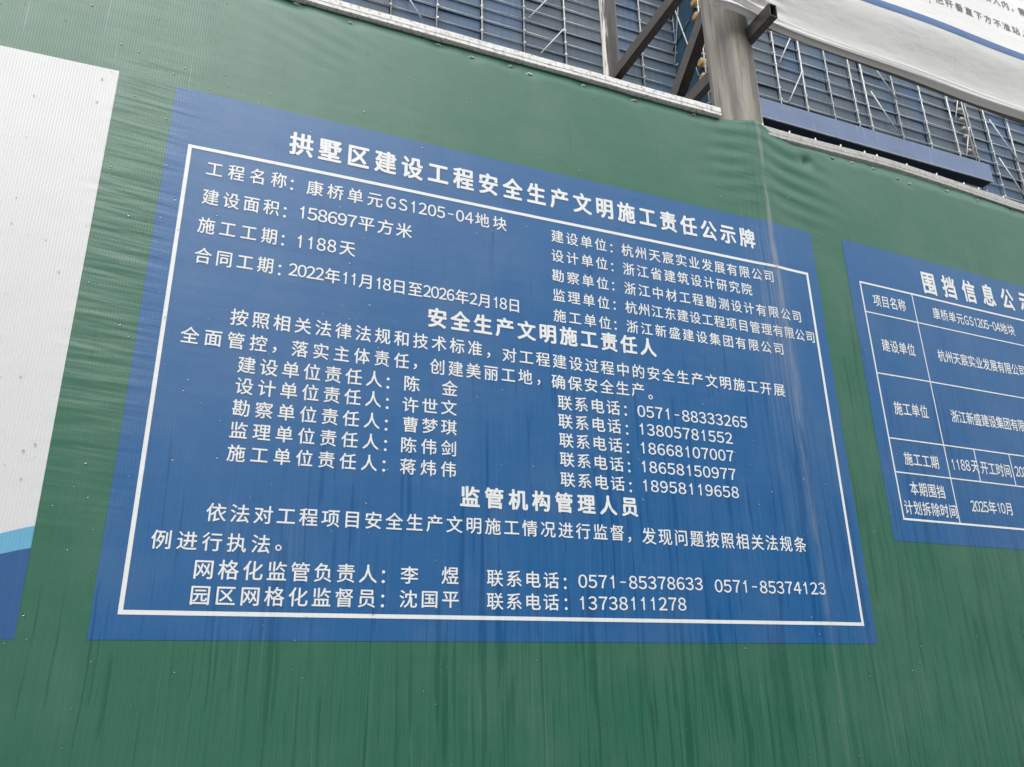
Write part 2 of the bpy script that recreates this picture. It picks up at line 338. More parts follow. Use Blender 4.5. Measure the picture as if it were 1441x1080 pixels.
def scaffold(label, k, Y, cols, zlo, zhi, zr, dz, low=None, gaps=()):
    t = thing('scaffold', label, 'scaffold', group='screened scaffolds behind the hoarding')
    rows = []
    z = zr
    while z > zlo: z -= dz
    while z < zhi: rows.append(z); z += dz
    cache = {}
    for a, b in zip(cols, cols[1:]):
        w = (b - a) * k - 0.05; key = round(w, 1)
        if key not in cache:
            bm = bmesh.new(); h = dz * k - 0.012
            box(bm, (-w / 2, -0.012, 0), (w / 2, 0.012, h)); box(bm, (-w / 2, -0.026, 0.0), (w / 2, -0.0125, 0.02)); box(bm, (-w / 2, -0.026, h - 0.02), (w / 2, -0.0125, h))
            me = bpy.data.meshes.new('mesh_panel'); bm.to_mesh(me); bm.free(); me.materials.append(M['panel']); cache[key] = me
        for r in rows[:-1]:
            o = link_mesh('mesh_panel', cache[key], None, t); X, Z = far(k, (a + b) / 2, r)
            o.location = (X, Y + random.uniform(-0.02, 0.02), Z + 0.006); o.rotation_euler = (R(random.uniform(-3.0, 1.0)), 0, R(random.uniform(-0.8, 0.8)))
    X0, Za = far(k, cols[0], rows[0]); X1, Zb = far(k, cols[-1], rows[-1])
    for r in rows:
        bm = bmesh.new(); Z = far(k, 0, r)[1]; prev = None
        pts = [X0 - 0.2] + [far(k, c, 0)[0] for c in cols[1:-1]] + [X1 + 0.2]
        zz = [Z + random.uniform(-0.03, 0.03) for _ in pts]
        for i in range(len(pts) - 1): tube(bm, (pts[i], Y - 0.10, zz[i]), (pts[i + 1], Y - 0.10, zz[i + 1]), 0.022, 6)
        obj('ledger', bm, M['galv_dim' if random.random() < 0.4 else 'galv'], t)
    for i, c in enumerate(cols):
        X = far(k, c, 0)[0]; bm = bmesh.new(); lean = random.uniform(-0.05, 0.05)
        r = 0.037 if i % 3 == 0 else 0.029
        tube(bm, (X - lean, Y - 0.165, Za - 0.3), (X + lean, Y - 0.165, Zb + 0.3), r, 8)
        for q in rows:
            Z = far(k, 0, q)[1]; box(bm, (X - 0.045, Y - 0.20, Z - 0.05), (X + 0.045, Y - 0.09, Z + 0.035))
        obj('upright', bm, M['galv'] if i % 3 != 1 else M['galv_dim'], t)
    bm = bmesh.new(); box(bm, (X0, Y + 0.15, 0.0), (X1, Y + 0.2, Zb + 0.1)); obj('screen_net', bm, M['panel_back'], t)
    bm = bmesh.new(); box(bm, (X0, Y - 0.02, 0.0), (X1, Y + 0.02, Za - 0.02)); obj('lower_netting', bm, M['panel'], t)
    return t
def brace(t, k, Y, a, b, name='diagonal_brace', r=0.028, mat='galv'):
    (xa, za), (xb, zb) = far(k, *a), far(k, *b)
    bm = bmesh.new(); tube(bm, (xa, Y - 0.23, za), (xb, Y - 0.23, zb), r, 8); return obj(name, bm, M[mat], t)

Lc = [-0.255, -0.07, 0.115, 0.30, 0.483, 0.669, 0.853, 1.038, 1.223, 1.408, 1.597, 1.778]
tl = scaffold('scaffold screened with blue-grey panels left of the concrete post', KL, YL, Lc, 3.90, 4.80, 4.357, 0.0625)
for a, b in [((0.52, 4.14), (0.604, 4.01)), ((1.20, 4.39), (1.056, 4.171)), ((1.215, 4.169), (1.104, 4.002)), ((0.43, 4.14), (0.37, 4.25))]:
    brace(tl, KL, YL, a, b)
Rc = [1.94, 2.14, 2.337, 2.493, 2.654, 2.806, 2.887, 3.087, 3.274, 3.468, 3.60, 3.733, 3.907, 4.087, 4.26, 4.44, 4.62]
tr = scaffold('scaffold screened with blue-grey panels right of the concrete post', KR, YR, Rc, 3.90, 4.80, 4.623, 0.0686)
for a, b in [((2.493, 4.625), (2.355, 4.357)), ((2.49, 4.35), (2.373, 4.13)), ((2.914, 4.619), (3.085, 4.362)), ((2.916, 4.357), (3.045, 4.14)),
             ((3.585, 4.594), (3.494, 4.357)), ((3.579, 4.323), (3.505, 4.121)), ((3.79, 4.60), (3.905, 4.445)), ((3.755, 4.421), (3.912, 4.185)), ((3.753, 4.175), (3.885, 3.955))]:
    brace(tr, KR, YR, a, b)
# the side return of the right scaffold, with its netting and thin cross pipes
Xs = far(KR, 1.936, 0)[0]
bm = bmesh.new(); box(bm, (Xs - 0.05, YR + 0.03, 0.0), (Xs - 0.02, YL + 0.9, 35)); obj('side_netting', bm, M['teal'], tr)
for (ya, za, yb, zb, m) in [(YR + 0.1, 33.0, YL, 26.2, 'galv'), (YR + 0.3, 24.5, YL - 0.1, 30.4, 'galv'), (YR + 0.5, 27.6, YL, 27.1, 'steel_dark'), (YR + 0.5, 25.9, YL, 25.4, 'steel_dark'), (YR + 0.5, 29.3, YL, 28.8, 'steel_dark')]:
    bm = bmesh.new(); tube(bm, (Xs - 0.10, ya, za), (Xs - 0.10, yb, zb), 0.03, 8); obj('cross_pipe', bm, M[m], tr)
# guide rails with tan rollers
def rail(label, X, Y, z0, z1, zs, r, m2):
    t = thing('guide_rail', label, 'rail', group='hoist guide rails of the scaffold')
    bm = bmesh.new(); tube(bm, (X, Y - 0.14, z0), (X, Y - 0.14, z1), 0.030, 8); obj('rail_pipe', bm, M['galv'], t)
    bm = bmesh.new(); tube(bm, (X + 0.28, Y + 0.02, z0), (X + 0.20, Y + 0.02, z1), 0.022, 8); obj('rail_pipe', bm, M['galv'], t)
    for z in zs:
        bm = bmesh.new()
        prof = [(0.0, 0.55), (0.05, 0.95), (0.11, 1.0), (0.16, 0.62), (0.21, 0.98), (0.27, 0.9), (0.31, 0.5)]
        for (a, ra), (b, rb) in zip(prof, prof[1:]): tube(bm, (X - 0.16 + a, Y, z), (X - 0.16 + b, Y, z), r * ra, 14, r * rb)
        obj('roller', bm, M[m2], t)
zz = lambda z0, k=9.0: 1.6 + (z0 - 1.6) * k
rail('guide rail with big tan rollers in the gap beside the concrete post', 1.905 * 8.93, 18.80, zz(3.95, 8.83), zz(4.85, 8.83), [zz(q, 8.8) for q in (4.16, 4.245, 4.335, 4.43, 4.515, 4.60, 4.69, 4.77)], 0.215, 'tan')
M['cream'] = simple_mat('cream_blocks', (0.45, 0.42, 0.34), 0.7, 0.3, 0, 0.2)
rail('thin guide rail with cream blocks near the right edge', 3.555 * KR, YR - 0.16, zz(4.12, KR), zz(4.85, KR), [zz(q, KR) for q in (4.17, 4.26, 4.31, 4.37, 4.43, 4.49, 4.55, 4.62)], 0.10, 'cream')
# blue working platform across the foot of the right scaffold
t = thing('blue_platform', 'violet-blue boarded platform along the foot of the right scaffold', 'platform')
xa, zt = far(KR, 1.96, 4.137); xb, zb = far(KR, 3.70, 4.031)
vs = [(xa, YR - 0.75, zb), (xb, YR - 0.75, zb), (xb, YR - 0.75, zt), (xa, YR - 0.75, zt)]
k2 = (YR - 0.75 + 2.4) / 2.4
xa, zt = 1.96 * k2, 1.6 + (4.137 - 1.6) * k2; xb, zb = 3.705 * k2, 1.6 + (4.031 - 1.6) * k2
bm = bmesh.new(); box(bm, (xa, YR - 0.75, zb), (xb, YR - 0.71, zt), 0.008); obj('fascia', bm, M['fascia'], t)
M['navy_board'] = simple_mat('dark_navy_underside', (0.012, 0.022, 0.042), 0.7, 0.3, 0, 0.2, (2, 2, 2))
bm = bmesh.new(); box(bm, (xa, YR - 0.705, zb + 0.0), (xb - 0.05, YR - 0.21, zb + 0.06)); obj('deck_board', bm, M['navy_board'], t)
bm = bmesh.new(); box(bm, (xa, YR - 0.765, zb - 0.03), (xb, YR - 0.70, zb - 0.004)); obj('edge_trim', bm, M['galv_dim'], t)

# ------------------------------------------------------------------ the hoarding
wall = thing('hoarding_wall', 'green cloth-covered construction hoarding with white top rail', 'fence')
def tarp():
    xs = []; s = -3.0
    while s < 7.0:
        xs.append(s); s += 0.10 if (s < -0.95 or s > 4.2) else 0.0222
    m = 300; vs = []; fs = []; n = len(xs)
    for j in range(m + 1):
        for s in xs:
            t_ = j / m; zt_ = ztop(s); z = 0.10 + (zt_ - 0.10) * t_; vs.append(surf(s, z, 0.0))
    for j in range(m):
        for i in range(n - 1):
            a = j * n + i; fs.append((a, a + 1, a + n + 1, a + n))
    # folded-back top edge gives the cloth its thickness
    base = len(vs)
    for s in xs: p = surf(s, ztop(s), -0.006); vs.append((p[0], p[1], p[2] - 0.001))
    for i in range(n - 1): fs.append((m * n + i, m * n + i + 1, base + i + 1, base + i))
    return pyd('cloth', vs, fs, M['green'], wall, smooth=True)
tarp()
def along(s, y, z):
    if s <= S0: return (s, y, z)
    return (S0 + (s - S0) * CB - y * SB, (s - S0) * SB + y * CB, z)
def rail_prism(s0, s1, y0, y1, prof, mat, name, zf, seed):
    """top rail: folded steel profile swept along the wall, a little uneven"""
    random.seed(seed); n = max(2, int((s1 - s0) / 0.12)); vs = []; fs = []; k = len(prof)
    for i in range(n + 1):
        s = s0 + (s1 - s0) * i / n; dz = random.uniform(-0.0012, 0.0012); z0 = zf(s)
        for (py, pz) in prof: vs.append(along(s, y0 + (y1 - y0) * py, z0 + pz + dz))
    for i in range(n):
        for j in range(k): a = i * k + j; b = i * k + (j + 1) % k; fs.append((a, a + k, b + k, b))
    fs.append(tuple(range(k))[::-1]); fs.append(tuple(range(n * k, n * k + k)))
    return pyd(name, vs, fs, mat, wall)
prof = [(0.15, 0.0), (0.0, 0.003), (0.0, 0.016), (0.05, 0.018), (0.05, 0.019), (0.0, 0.021), (0.02, 0.046), (0.12, 0.050), (1.0, 0.050), (1.0, 0.0)]
rail_prism(-3.0, 1.988, -0.010, 0.040, prof, M['coping'], 'top_rail', lambda s: 3.954, 3)
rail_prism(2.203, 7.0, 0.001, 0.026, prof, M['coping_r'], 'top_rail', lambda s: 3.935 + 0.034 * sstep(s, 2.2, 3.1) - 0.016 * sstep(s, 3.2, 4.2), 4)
M['shade'] = simple_mat('black_rubber_strip', (0.02, 0.025, 0.022), 0.8, 0.2)
# frame behind the cloth
M['frame_steel'] = simple_mat('grey_frame_steel', (0.2, 0.2, 0.2), 0.5, 0.4, 0.3, 0.2)
for s in (-2.6, -1.2, 0.2, 1.6, 3.2, 4.8, 6.4):
    bm = bmesh.new(); p = along(s, 0.06, 0); rect_tube(bm, (p[0], p[1], 0.0), (p[0], p[1], 3.90), 0.05, 0.05); obj('frame_post', bm, M['frame_steel'], wall)
for z in (0.4, 1.6, 2.8):
    bm = bmesh.new(); rect_tube(bm, along(-3, 0.10, z), along(S0, 0.10, z), 0.04, 0.04, side=Vector((0, 0, 1))); rect_tube(bm, along(S0 + 0.001, 0.10, z), along(7, 0.10, z), 0.04, 0.04, side=Vector((0, 0, 1))); obj('frame_rail', bm, M['frame_steel'], wall)
bm = bmesh.new(); box(bm, (-3.0, -0.05, 0.002), (S0, 0.16, 0.11)); obj('footing', bm, M['concrete'], wall)
p0, p1 = along(S0 + 0.002, -0.05, 0), along(7, -0.05, 0); q0, q1 = along(S0 + 0.002, 0.16, 0), along(7, 0.16, 0)
bm = bmesh.new(); vv = [bm.verts.new((p[0], p[1], z)) for z in (0.002, 0.11) for p in (p0, p1, q1, q0)]
for f in ((3, 2, 1, 0), (4, 5, 6, 7), (0, 1, 5, 4), (1, 2, 6, 5), (2, 3, 7, 6), (3, 0, 4, 7)): bm.faces.new([vv[i] for i in f])
obj('footing', bm, M['concrete'], wall)
# fixing screws along the top edge: domed washer with the cloth puckered round it
bm = bmesh.new()
tube(bm, (0, 0, 0), (0, -0.003, 0), 0.0085, 12, 0.0075); tube(bm, (0, -0.003, 0), (0, -0.0065, 0), 0.0045, 8, 0.003)
sme = bpy.data.meshes.new('screw'); bm.to_mesh(sme); bm.free(); sme.materials.append(M['screw'])
random.seed(5)
for s, z in SCREWS:
    o = link_mesh('screw', sme, None, wall); o.location = surf(s, z, 0.0005); o.rotation_euler = (R(random.uniform(-35, -10)), 0, R(random.uniform(-20, 20)))
    o.scale = (random.uniform(1.2, 1.9), 1, random.uniform(0.45, 0.8))

# short bright pins standing on the right-hand top rail
bm = bmesh.new(); tube(bm, (0, 0, -0.004), (0, 0, 0.014), 0.0042, 8); pme = bpy.data.meshes.new('pin'); bm.to_mesh(pme); bm.free(); pme.materials.append(M['screw'])
for s in (2.232, 2.39, 2.55, 2.708, 2.866, 2.948, 3.15, 3.36, 3.56, 3.67, 3.86, 4.05):
    o = link_mesh('pin', pme, None, wall); o.location = along(s, 0.010, 3.985 + 0.034 * sstep(s, 2.2, 3.1) - 0.016 * sstep(s, 3.2, 4.2)); o.rotation_euler = (0, R(random.uniform(-6, 6)), 0)

# ------------------------------------------------------------------ lettering
GC = {}
def glyph(ch, bold):
    key = (ch, bold)
    if key not in GC:
        cu = bpy.data.curves.new('glyph', 'FONT'); cu.body = ch; cu.size = 1.0; cu.resolution_u = 3; cu.offset = OFF[bold]
        o = bpy.data.objects.new('glyph', cu); COL.objects.link(o); bpy.context.view_layer.update()
        me = o.to_mesh(); vs = [(v.co.x, v.co.y) for v in me.vertices]; fs = [tuple(p.vertices) for p in me.polygons]
        o.to_mesh_clear(); bpy.data.objects.remove(o); bpy.data.curves.remove(cu)
        GC[key] = (vs, fs, min(v[0] for v in vs), max(v[0] for v in vs), min(v[1] for v in vs), max(v[1] for v in vs))
    return GC[key]
OFF = {0: 0.0, 1: 0.0}
SH = {0: [(-0.011, 0), (0.011, 0), (0, 0.009), (0, -0.009)],
      1: [(0.034 * math.cos(k * math.pi / 4), 0.026 * math.sin(k * math.pi / 4)) for k in range(8)]}   # thickened strokes: shifted copies, each a hair higher
FULL = {c: chr(ord(c) + 0xFEE0) for c in '0123456789GS'}
WGT = {'G': 0.66, 'S': 0.60, '–': 0.54}
def wgt(ch): return WGT.get(ch, 1.0 if ord(ch) > 0x2E80 else 0.5)
def shape(ch, bold):
    """vertices in em units: x centred on the cell, y centred on the line; with faces and the ink's left and right"""
    if ch == '–':
        vs = [(-0.17, -0.028), (0.17, -0.028), (0.17, 0.028), (-0.17, 0.028)]; return vs, [(0, 1, 2, 3)], -0.17, 0.17
    if ch == '1':                                       # plain sans figure one without a foot
        P = [(-0.135, 0.215), (-0.135, 0.165), (-0.005, 0.165), (-0.005, -0.375), (0.065, -0.375), (0.065, 0.375), (0.010, 0.375), (-0.045, 0.255)]
        return [(x, y + 0.01) for x, y in P], [(0, 1, 2, 7), (2, 3, 4, 5, 6, 7)], -0.135, 0.065
    g = glyph(FULL.get(ch, ch), bold)
    if ch in FULL:
        k = 0.90 if ch in 'GS' else 0.96
        return [((x - 0.5) * k, (y - 0.365) * 1.02) for x, y in g[0]], g[1], (g[2] - 0.5) * k, (g[3] - 0.5) * k
    return [(x - 0.5, y - 0.38) for x, y in g[0]], g[1], g[2] - 0.5, g[3] - 0.5
def letter(lines_runs, bold, parent, mat, sf, name='lettering', lift=0.0021):
    vs = []; fs = []; last = (0.05, 0.05)
    def emit(sh, cx, cz, ex, ez):
        for k, (dx, dy) in enumerate(SH[bold]):
            base = len(vs)
            for x, y in sh[0]: vs.append(sf(cx + (x + dx) * ex, cz + (y + dy) * ez, lift + 0.00004 * k))
            fs.extend(tuple(i + base for i in f) for f in sh[1])
    for r in lines_runs:
        if len(r) == 7:
            t, s0, z0, s1, z1, w, h = r; t = t.replace('-', '–'); ex, ez = w / 0.94, h / 0.93; last = (ex, ez)
            S = [shape(c, bold) for c in t]
            # cell centres: c0 = s0 - left ink, cn = s1 - right ink
            c0 = s0 - S[0][2] * ex; cn = s1 - S[-1][3] * ex
            steps = [(wgt(a) + wgt(b)) / 2 for a, b in zip(t, t[1:])]; tot = sum(steps); pitch = (cn - c0) / tot if tot else 0
            x = c0 if tot else (c0 + cn) / 2
            for i, c in enumerate(t):
                f = min(1, max(0, (x - s0) / max(1e-6, s1 - s0)))
                emit(S[i], x, z0 + (z1 - z0) * f, ex, ez)
                if i < len(steps): x += pitch * steps[i]
        else:
            c, s, z = r; g = glyph(c, bold); ex, ez = last; mx_, my_ = (g[2] + g[3]) / 2, (g[4] + g[5]) / 2
            emit(([(x - mx_, y - my_) for x, y in g[0]], g[1]), s, z, ex, ez)
    o = pyd(name, vs, fs, mat, parent); o['kind'] = 'stuff'; return o
def strip(s0, z0, s1, z1, w, parent, name, mat=None, lift=0.0018):
    """a printed line of width w between two points of the cloth, subdivided to follow it"""
    L_ = math.hypot(s1 - s0, z1 - z0); n = max(1, int(L_ / 0.012)); nx, nz = -(z1 - z0) / L_ * w / 2, (s1 - s0) / L_ * w / 2
    vs = []; fs = []
    for i in range(n + 1):
        s, z = s0 + (s1 - s0) * i / n, z0 + (z1 - z0) * i / n
        vs += [surf(s + nx, z + nz, lift), surf(s - nx, z - nz, lift)]
    for i in range(n): fs.append((2 * i + 1, 2 * i + 3, 2 * i + 2, 2 * i))
    return pyd(name, vs, fs, mat or M['ink'], parent, smooth=True)
N1=[
  ('title', 1, [('拱墅区建设工程安全生产文明施工责任公示牌', 0.1671, 3.3343, 2.0851, 3.3523, 0.0754, 0.088)]),
  ('', 0, [('工程名称', -0.0818, 3.1711, 0.1675, 3.1786, 0.05, 0.0594), ('：', 0.1859, 3.1695), ('康桥单元GS1205-04地块', 0.2349, 3.1734, 0.9547, 3.1822, 0.0549, 0.0606)]),
  ('', 0, [('建设面积', -0.0826, 3.066, 0.1527, 3.0704, 0.0492, 0.0578), ('：', 0.1716, 3.0606), ('158697平方米', 0.2199, 3.0722, 0.6, 3.0768, 0.0526, 0.0589)]),
  ('', 0, [('施工工期', -0.084, 2.962, 0.1539, 2.9643, 0.0485, 0.0563), ('：', 0.174, 2.9565), ('1188天', 0.2204, 2.9623, 0.408, 2.9695, 0.0518, 0.0573)]),
  ('', 0, [('合同工期', -0.0818, 2.8556, 0.1515, 2.8585, 0.0478, 0.0547), ('：', 0.173, 2.8484), ('2022年11月18日至2026年2月18日', 0.2014, 2.8573, 0.9979, 2.8585, 0.0441, 0.0531)]),
  ('', 0, [('建设单位', 1.1354, 3.1752, 1.3664, 3.1771, 0.0474, 0.0523), ('：', 1.3886, 3.1696), ('杭州天宸实业发展有限公司', 1.4325, 3.1733, 2.1551, 3.187, 0.0511, 0.054)]),
  ('', 0, [('设计单位', 1.1335, 3.0918, 1.3663, 3.0962, 0.0469, 0.0512), ('：', 1.3873, 3.0874), ('浙江省建筑设计研究院', 1.4338, 3.0913, 2.0363, 3.1056, 0.0506, 0.053)]),
  ('', 0, [('勘察单位', 1.1326, 3.0093, 1.365, 3.0107, 0.0465, 0.0502), ('：', 1.386, 3.0058), ('浙江中材工程勘测设计有限公司', 1.434, 3.0085, 2.2748, 3.0223, 0.0501, 0.052)]),
  ('', 0, [('监理单位', 1.1335, 2.9287, 1.3638, 2.9298, 0.046, 0.0493), ('：', 1.3865, 2.9251), ('杭州江东建设工程项目管理有限公司', 1.4322, 2.928, 2.333, 2.9388, 0.0497, 0.051)]),
  ('', 0, [('施工单位', 1.1334, 2.8467, 1.3653, 2.847, 0.0456, 0.0483), ('：', 1.385, 2.8427), ('浙江新盛建设集团有限公司', 1.4324, 2.8482, 2.1514, 2.8561, 0.0492, 0.0501)]),
  ('', 1, [('安全生产文明施工责任人', 0.6677, 2.7634, 1.5503, 2.775, 0.0662, 0.0709)]),
  ('', 0, [('按照相关法律法规和技术标准', 0.0432, 2.6655, 0.8584, 2.6728, 0.0513, 0.0542), ('，', 0.8827, 2.6536), ('对工程建设过程中的安全生产文明施工开展', 0.9336, 2.6654, 2.1303, 2.6755, 0.0529, 0.053)]),
  ('', 0, [('全面管控', -0.0895, 2.5863, 0.1572, 2.5893, 0.0506, 0.0531), ('，', 0.1809, 2.5738), ('落实主体责任', 0.2323, 2.5872, 0.6048, 2.5924, 0.0483, 0.0533), ('，', 0.6267, 2.5777), ('创建美丽工地', 0.6767, 2.5869, 1.0427, 2.5923, 0.0513, 0.0541), ('，', 1.0678, 2.5777), ('确保安全生产', 1.1167, 2.5885, 1.4857, 2.5989, 0.0551, 0.0532), ('。', 1.5117, 2.5756)]),
  ('', 0, [('建设单位责任人', 0.0796, 2.5135, 0.5192, 2.5181, 0.0518, 0.0534), ('：', 0.5388, 2.5089), ('陈', 0.5907, 2.5146, 0.6451, 2.519, 0.0531, 0.0525), ('金', 0.7183, 2.5138, 0.773, 2.5189, 0.0551, 0.0533)]),
  ('', 0, [('设计单位责任人', 0.0799, 2.4458, 0.5192, 2.4504, 0.0513, 0.0524), ('：', 0.5394, 2.4398), ('许世文', 0.5895, 2.4432, 0.7698, 2.4504, 0.0526, 0.0515)]),
  ('', 0, [('勘察单位责任人', 0.0779, 2.3764, 0.518, 2.3786, 0.0507, 0.0514), ('：', 0.5387, 2.368), ('曹梦琪', 0.5932, 2.3774, 0.7706, 2.3828, 0.0522, 0.0506)]),
  ('', 0, [('监理单位责任人', 0.078, 2.3079, 0.5174, 2.3104, 0.0502, 0.0504), ('：', 0.5393, 2.3015), ('陈伟剑', 0.5897, 2.3099, 0.7691, 2.3115, 0.0517, 0.0497)]),
  ('', 0, [('施工单位责任人', 0.0777, 2.238, 0.5155, 2.2427, 0.0497, 0.0494), ('：', 0.5371, 2.2359), ('蒋炜伟', 0.5885, 2.2402, 0.7698, 2.2426, 0.0511, 0.0487)]),
  ('', 0, [('联系电话', 1.1382, 2.514, 1.3806, 2.5184, 0.0562, 0.0537), ('：', 1.4039, 2.511), ('0571-88333265', 1.453, 2.5164, 1.9277, 2.5204, 0.0536, 0.0531)]),
  ('', 0, [('联系电话', 1.1378, 2.4462, 1.3802, 2.4493, 0.0558, 0.0528), ('：', 1.4046, 2.44), ('13805781552', 1.4572, 2.4486, 1.852, 2.4504, 0.0532, 0.0522)]),
  ('', 0, [('联系电话', 1.1386, 2.3783, 1.3804, 2.3802, 0.0553, 0.0519), ('：', 1.4032, 2.3713), ('18668107007', 1.4568, 2.3788, 1.8486, 2.3814, 0.0527, 0.0513)]),
  ('', 0, [('联系电话', 1.1387, 2.3109, 1.3806, 2.3108, 0.0548, 0.051), ('：', 1.4033, 2.3032), ('18658150977', 1.455, 2.3107, 1.849, 2.3118, 0.0523, 0.0504)]),
  ('', 0, [('联系电话', 1.1381, 2.2415, 1.38, 2.242, 0.0543, 0.05), ('：', 1.4037, 2.2325), ('18958119658', 1.4553, 2.2426, 1.8526, 2.2442, 0.0518, 0.0496)]),
  ('', 1, [('监管机构管理人员', 0.7874, 2.1586, 1.4243, 2.1643, 0.0631, 0.0649)]),
  ('', 0, [('依法对工程项目安全生产文明施工情况进行监督', 0.0407, 2.0632, 1.3658, 2.0718, 0.0525, 0.0517), ('，', 1.387, 2.0509), ('发现问题按照相关法规条', 1.4364, 2.0674, 2.1285, 2.0675, 0.0646, 0.0557)]),
  ('', 0, [('例进行执法', -0.0906, 1.981, 0.2194, 1.9812, 0.0515, 0.0514), ('。', 0.2437, 1.9726)]),
  ('', 0, [('网格化监管负责人', 0.0275, 1.9059, 0.5306, 1.9086, 0.0538, 0.0531), ('：', 0.55, 1.9015), ('李', 0.6011, 1.9086, 0.6559, 1.9089, 0.0544, 0.0507), ('煜', 0.7265, 1.9112, 0.7841, 1.9123, 0.0565, 0.0517), ('联系电话', 0.8744, 1.9092, 1.118, 1.9078, 0.0559, 0.051), ('：', 1.1406, 1.8992), ('0571-85378633', 1.1884, 1.9081, 1.6605, 1.9125, 0.0566, 0.0494), ('0571-85374123', 1.7107, 1.908, 2.1884, 1.911, 0.059, 0.0517)]),
  ('', 0, [('园区网格化监督员', 0.0261, 1.8367, 0.5282, 1.8392, 0.0532, 0.052), ('：', 0.5506, 1.8322), ('沈国平', 0.6012, 1.8394, 0.7831, 1.842, 0.0539, 0.0497), ('联系电话', 0.8742, 1.8391, 1.1155, 1.8407, 0.0553, 0.05), ('：', 1.1411, 1.8349), ('13738111278', 1.1915, 1.8396, 1.5879, 1.8441, 0.0561, 0.0485)]),
]
N2=[
  ('', 1, [('围挡信息公示牌', 3.0658, 3.3419, 3.974, 3.376, 0.0888, 0.1150)]),
  ('', 0, [('项目名称', 2.717, 3.1842, 2.9158, 3.19, 0.0515, 0.0588), ('康桥单元GS1205-04地块', 3.0905, 3.1881, 3.6504, 3.1907, 0.0462, 0.0574)]),
  ('', 0, [('建设单位', 2.7196, 2.9676, 2.9191, 2.9713, 0.0504, 0.0578), ('杭州天宸实业发展有限公司', 3.0632, 2.9713, 3.653, 2.9776, 0.0522, 0.0582)]),
  ('', 0, [('施工单位', 2.7239, 2.6783, 2.9229, 2.6819, 0.049, 0.0591), ('浙江新盛建设集团有限', 3.0666, 2.6825, 3.5545, 2.6906, 0.0508, 0.058)]),
  ('', 0, [('施工工期', 2.7286, 2.4578, 2.9259, 2.4561, 0.048, 0.0562), ('1188天', 3.0087, 2.4569, 3.1745, 2.4632, 0.049, 0.058), ('开工时间', 3.1867, 2.4607, 3.3798, 2.4603, 0.0487, 0.0592), ('2022年11月', 3.4115, 2.4630, 3.6800, 2.4660, 0.0465, 0.0573)]),
  ('', 0, [('本期围挡', 2.73, 2.3323, 2.9277, 2.3281, 0.0474, 0.0576)]),
  ('', 0, [('计划拆除时间', 2.6792, 2.2501, 2.9774, 2.25, 0.0484, 0.0561), ('2025年10月', 3.0731, 2.2816, 3.3283, 2.286, 0.0488, 0.056)]),
]

def _norm(lines, lo, hi, h0, wd):
    out = []
    for tg, b, rs in lines:
        q = []
        for r in rs:
            if len(r) == 7 and not b:
                num = r[0][0] in '0123456789' and len(r[0]) > 4 and ord(r[0][4]) < 0x2E80
                r = r[:5] + (wd if num else min(hi, max(lo, r[5])), min(max(r[6], h0 - 0.002), h0 + 0.004))
            q.append(r)
        out.append((tg, b, q))
    return out
N1 = _norm(N1, 0.0495, 0.0535, 0.0525, 0.056)
N2 = _norm(N2, 0.0440, 0.0465, 0.0570, 0.0465)

# main notice: blue sheet, white frame line, one part per line of print
n1 = thing('notice_sign', 'large blue project notice with white frame and dense white Chinese text on the green hoarding', 'sign')
sheet('backing_sheet', -0.208, 2.408, 1.720, 3.458, 0.0009, M['blue'], n1)
fw = 0.0118
for a in [(-0.146, 3.247 - fw / 2, 2.356, 3.247 - fw / 2), (-0.146, 1.783 + fw / 2, 2.356, 1.783 + fw / 2), (-0.146 + fw / 2, 1.783 + fw, -0.146 + fw / 2, 3.247 - fw), (2.356 - fw / 2, 1.783 + fw, 2.356 - fw / 2, 3.247 - fw)]:
    strip(*a, fw, n1, 'border_line')
for tg, bold, runs in N1:
    o = letter(runs, bold, n1, M['ink'], surf)
    if bold: o['label'] = 'heavy bold heading line'
# second notice: table
n2 = thing('notice_sign', 'smaller blue notice with a white ruled table at the right edge', 'sign')
sheet('backing_sheet', 2.590, 4.47, 2.110, 3.465, 0.0009, M['blue'], n2)
RE = 4.387
for a in [(2.655, 3.262, RE, 3.262, 0.0085), (2.663, 2.200, RE, 2.200, 0.0085), (2.657, 3.117, RE, 3.120, 0.0055), (2.660, 2.828, RE, 2.840, 0.0055), (2.663, 2.539, RE, 2.543, 0.0055), (2.664, 2.394, RE, 2.394, 0.0055),
          (2.656, 3.266, 2.664, 2.196, 0.0075), (2.973, 3.262, 2.985, 2.200, 0.0055), (3.167, 2.539, 3.167, 2.394, 0.0055), (3.395, 2.540, 3.395, 2.394, 0.0055), (RE, 3.266, RE, 2.196, 0.0075)]:
    strip(*a, n2, 'table_line', lift=0.0018 if a[1] == a[3] or abs(a[0] - a[2]) > 0.2 else 0.0016)
for tg, bold, runs in N2:
    o = letter(runs, bold, n2, M['ink'], surf)
    if bold: o['label'] = 'heavy bold heading line'
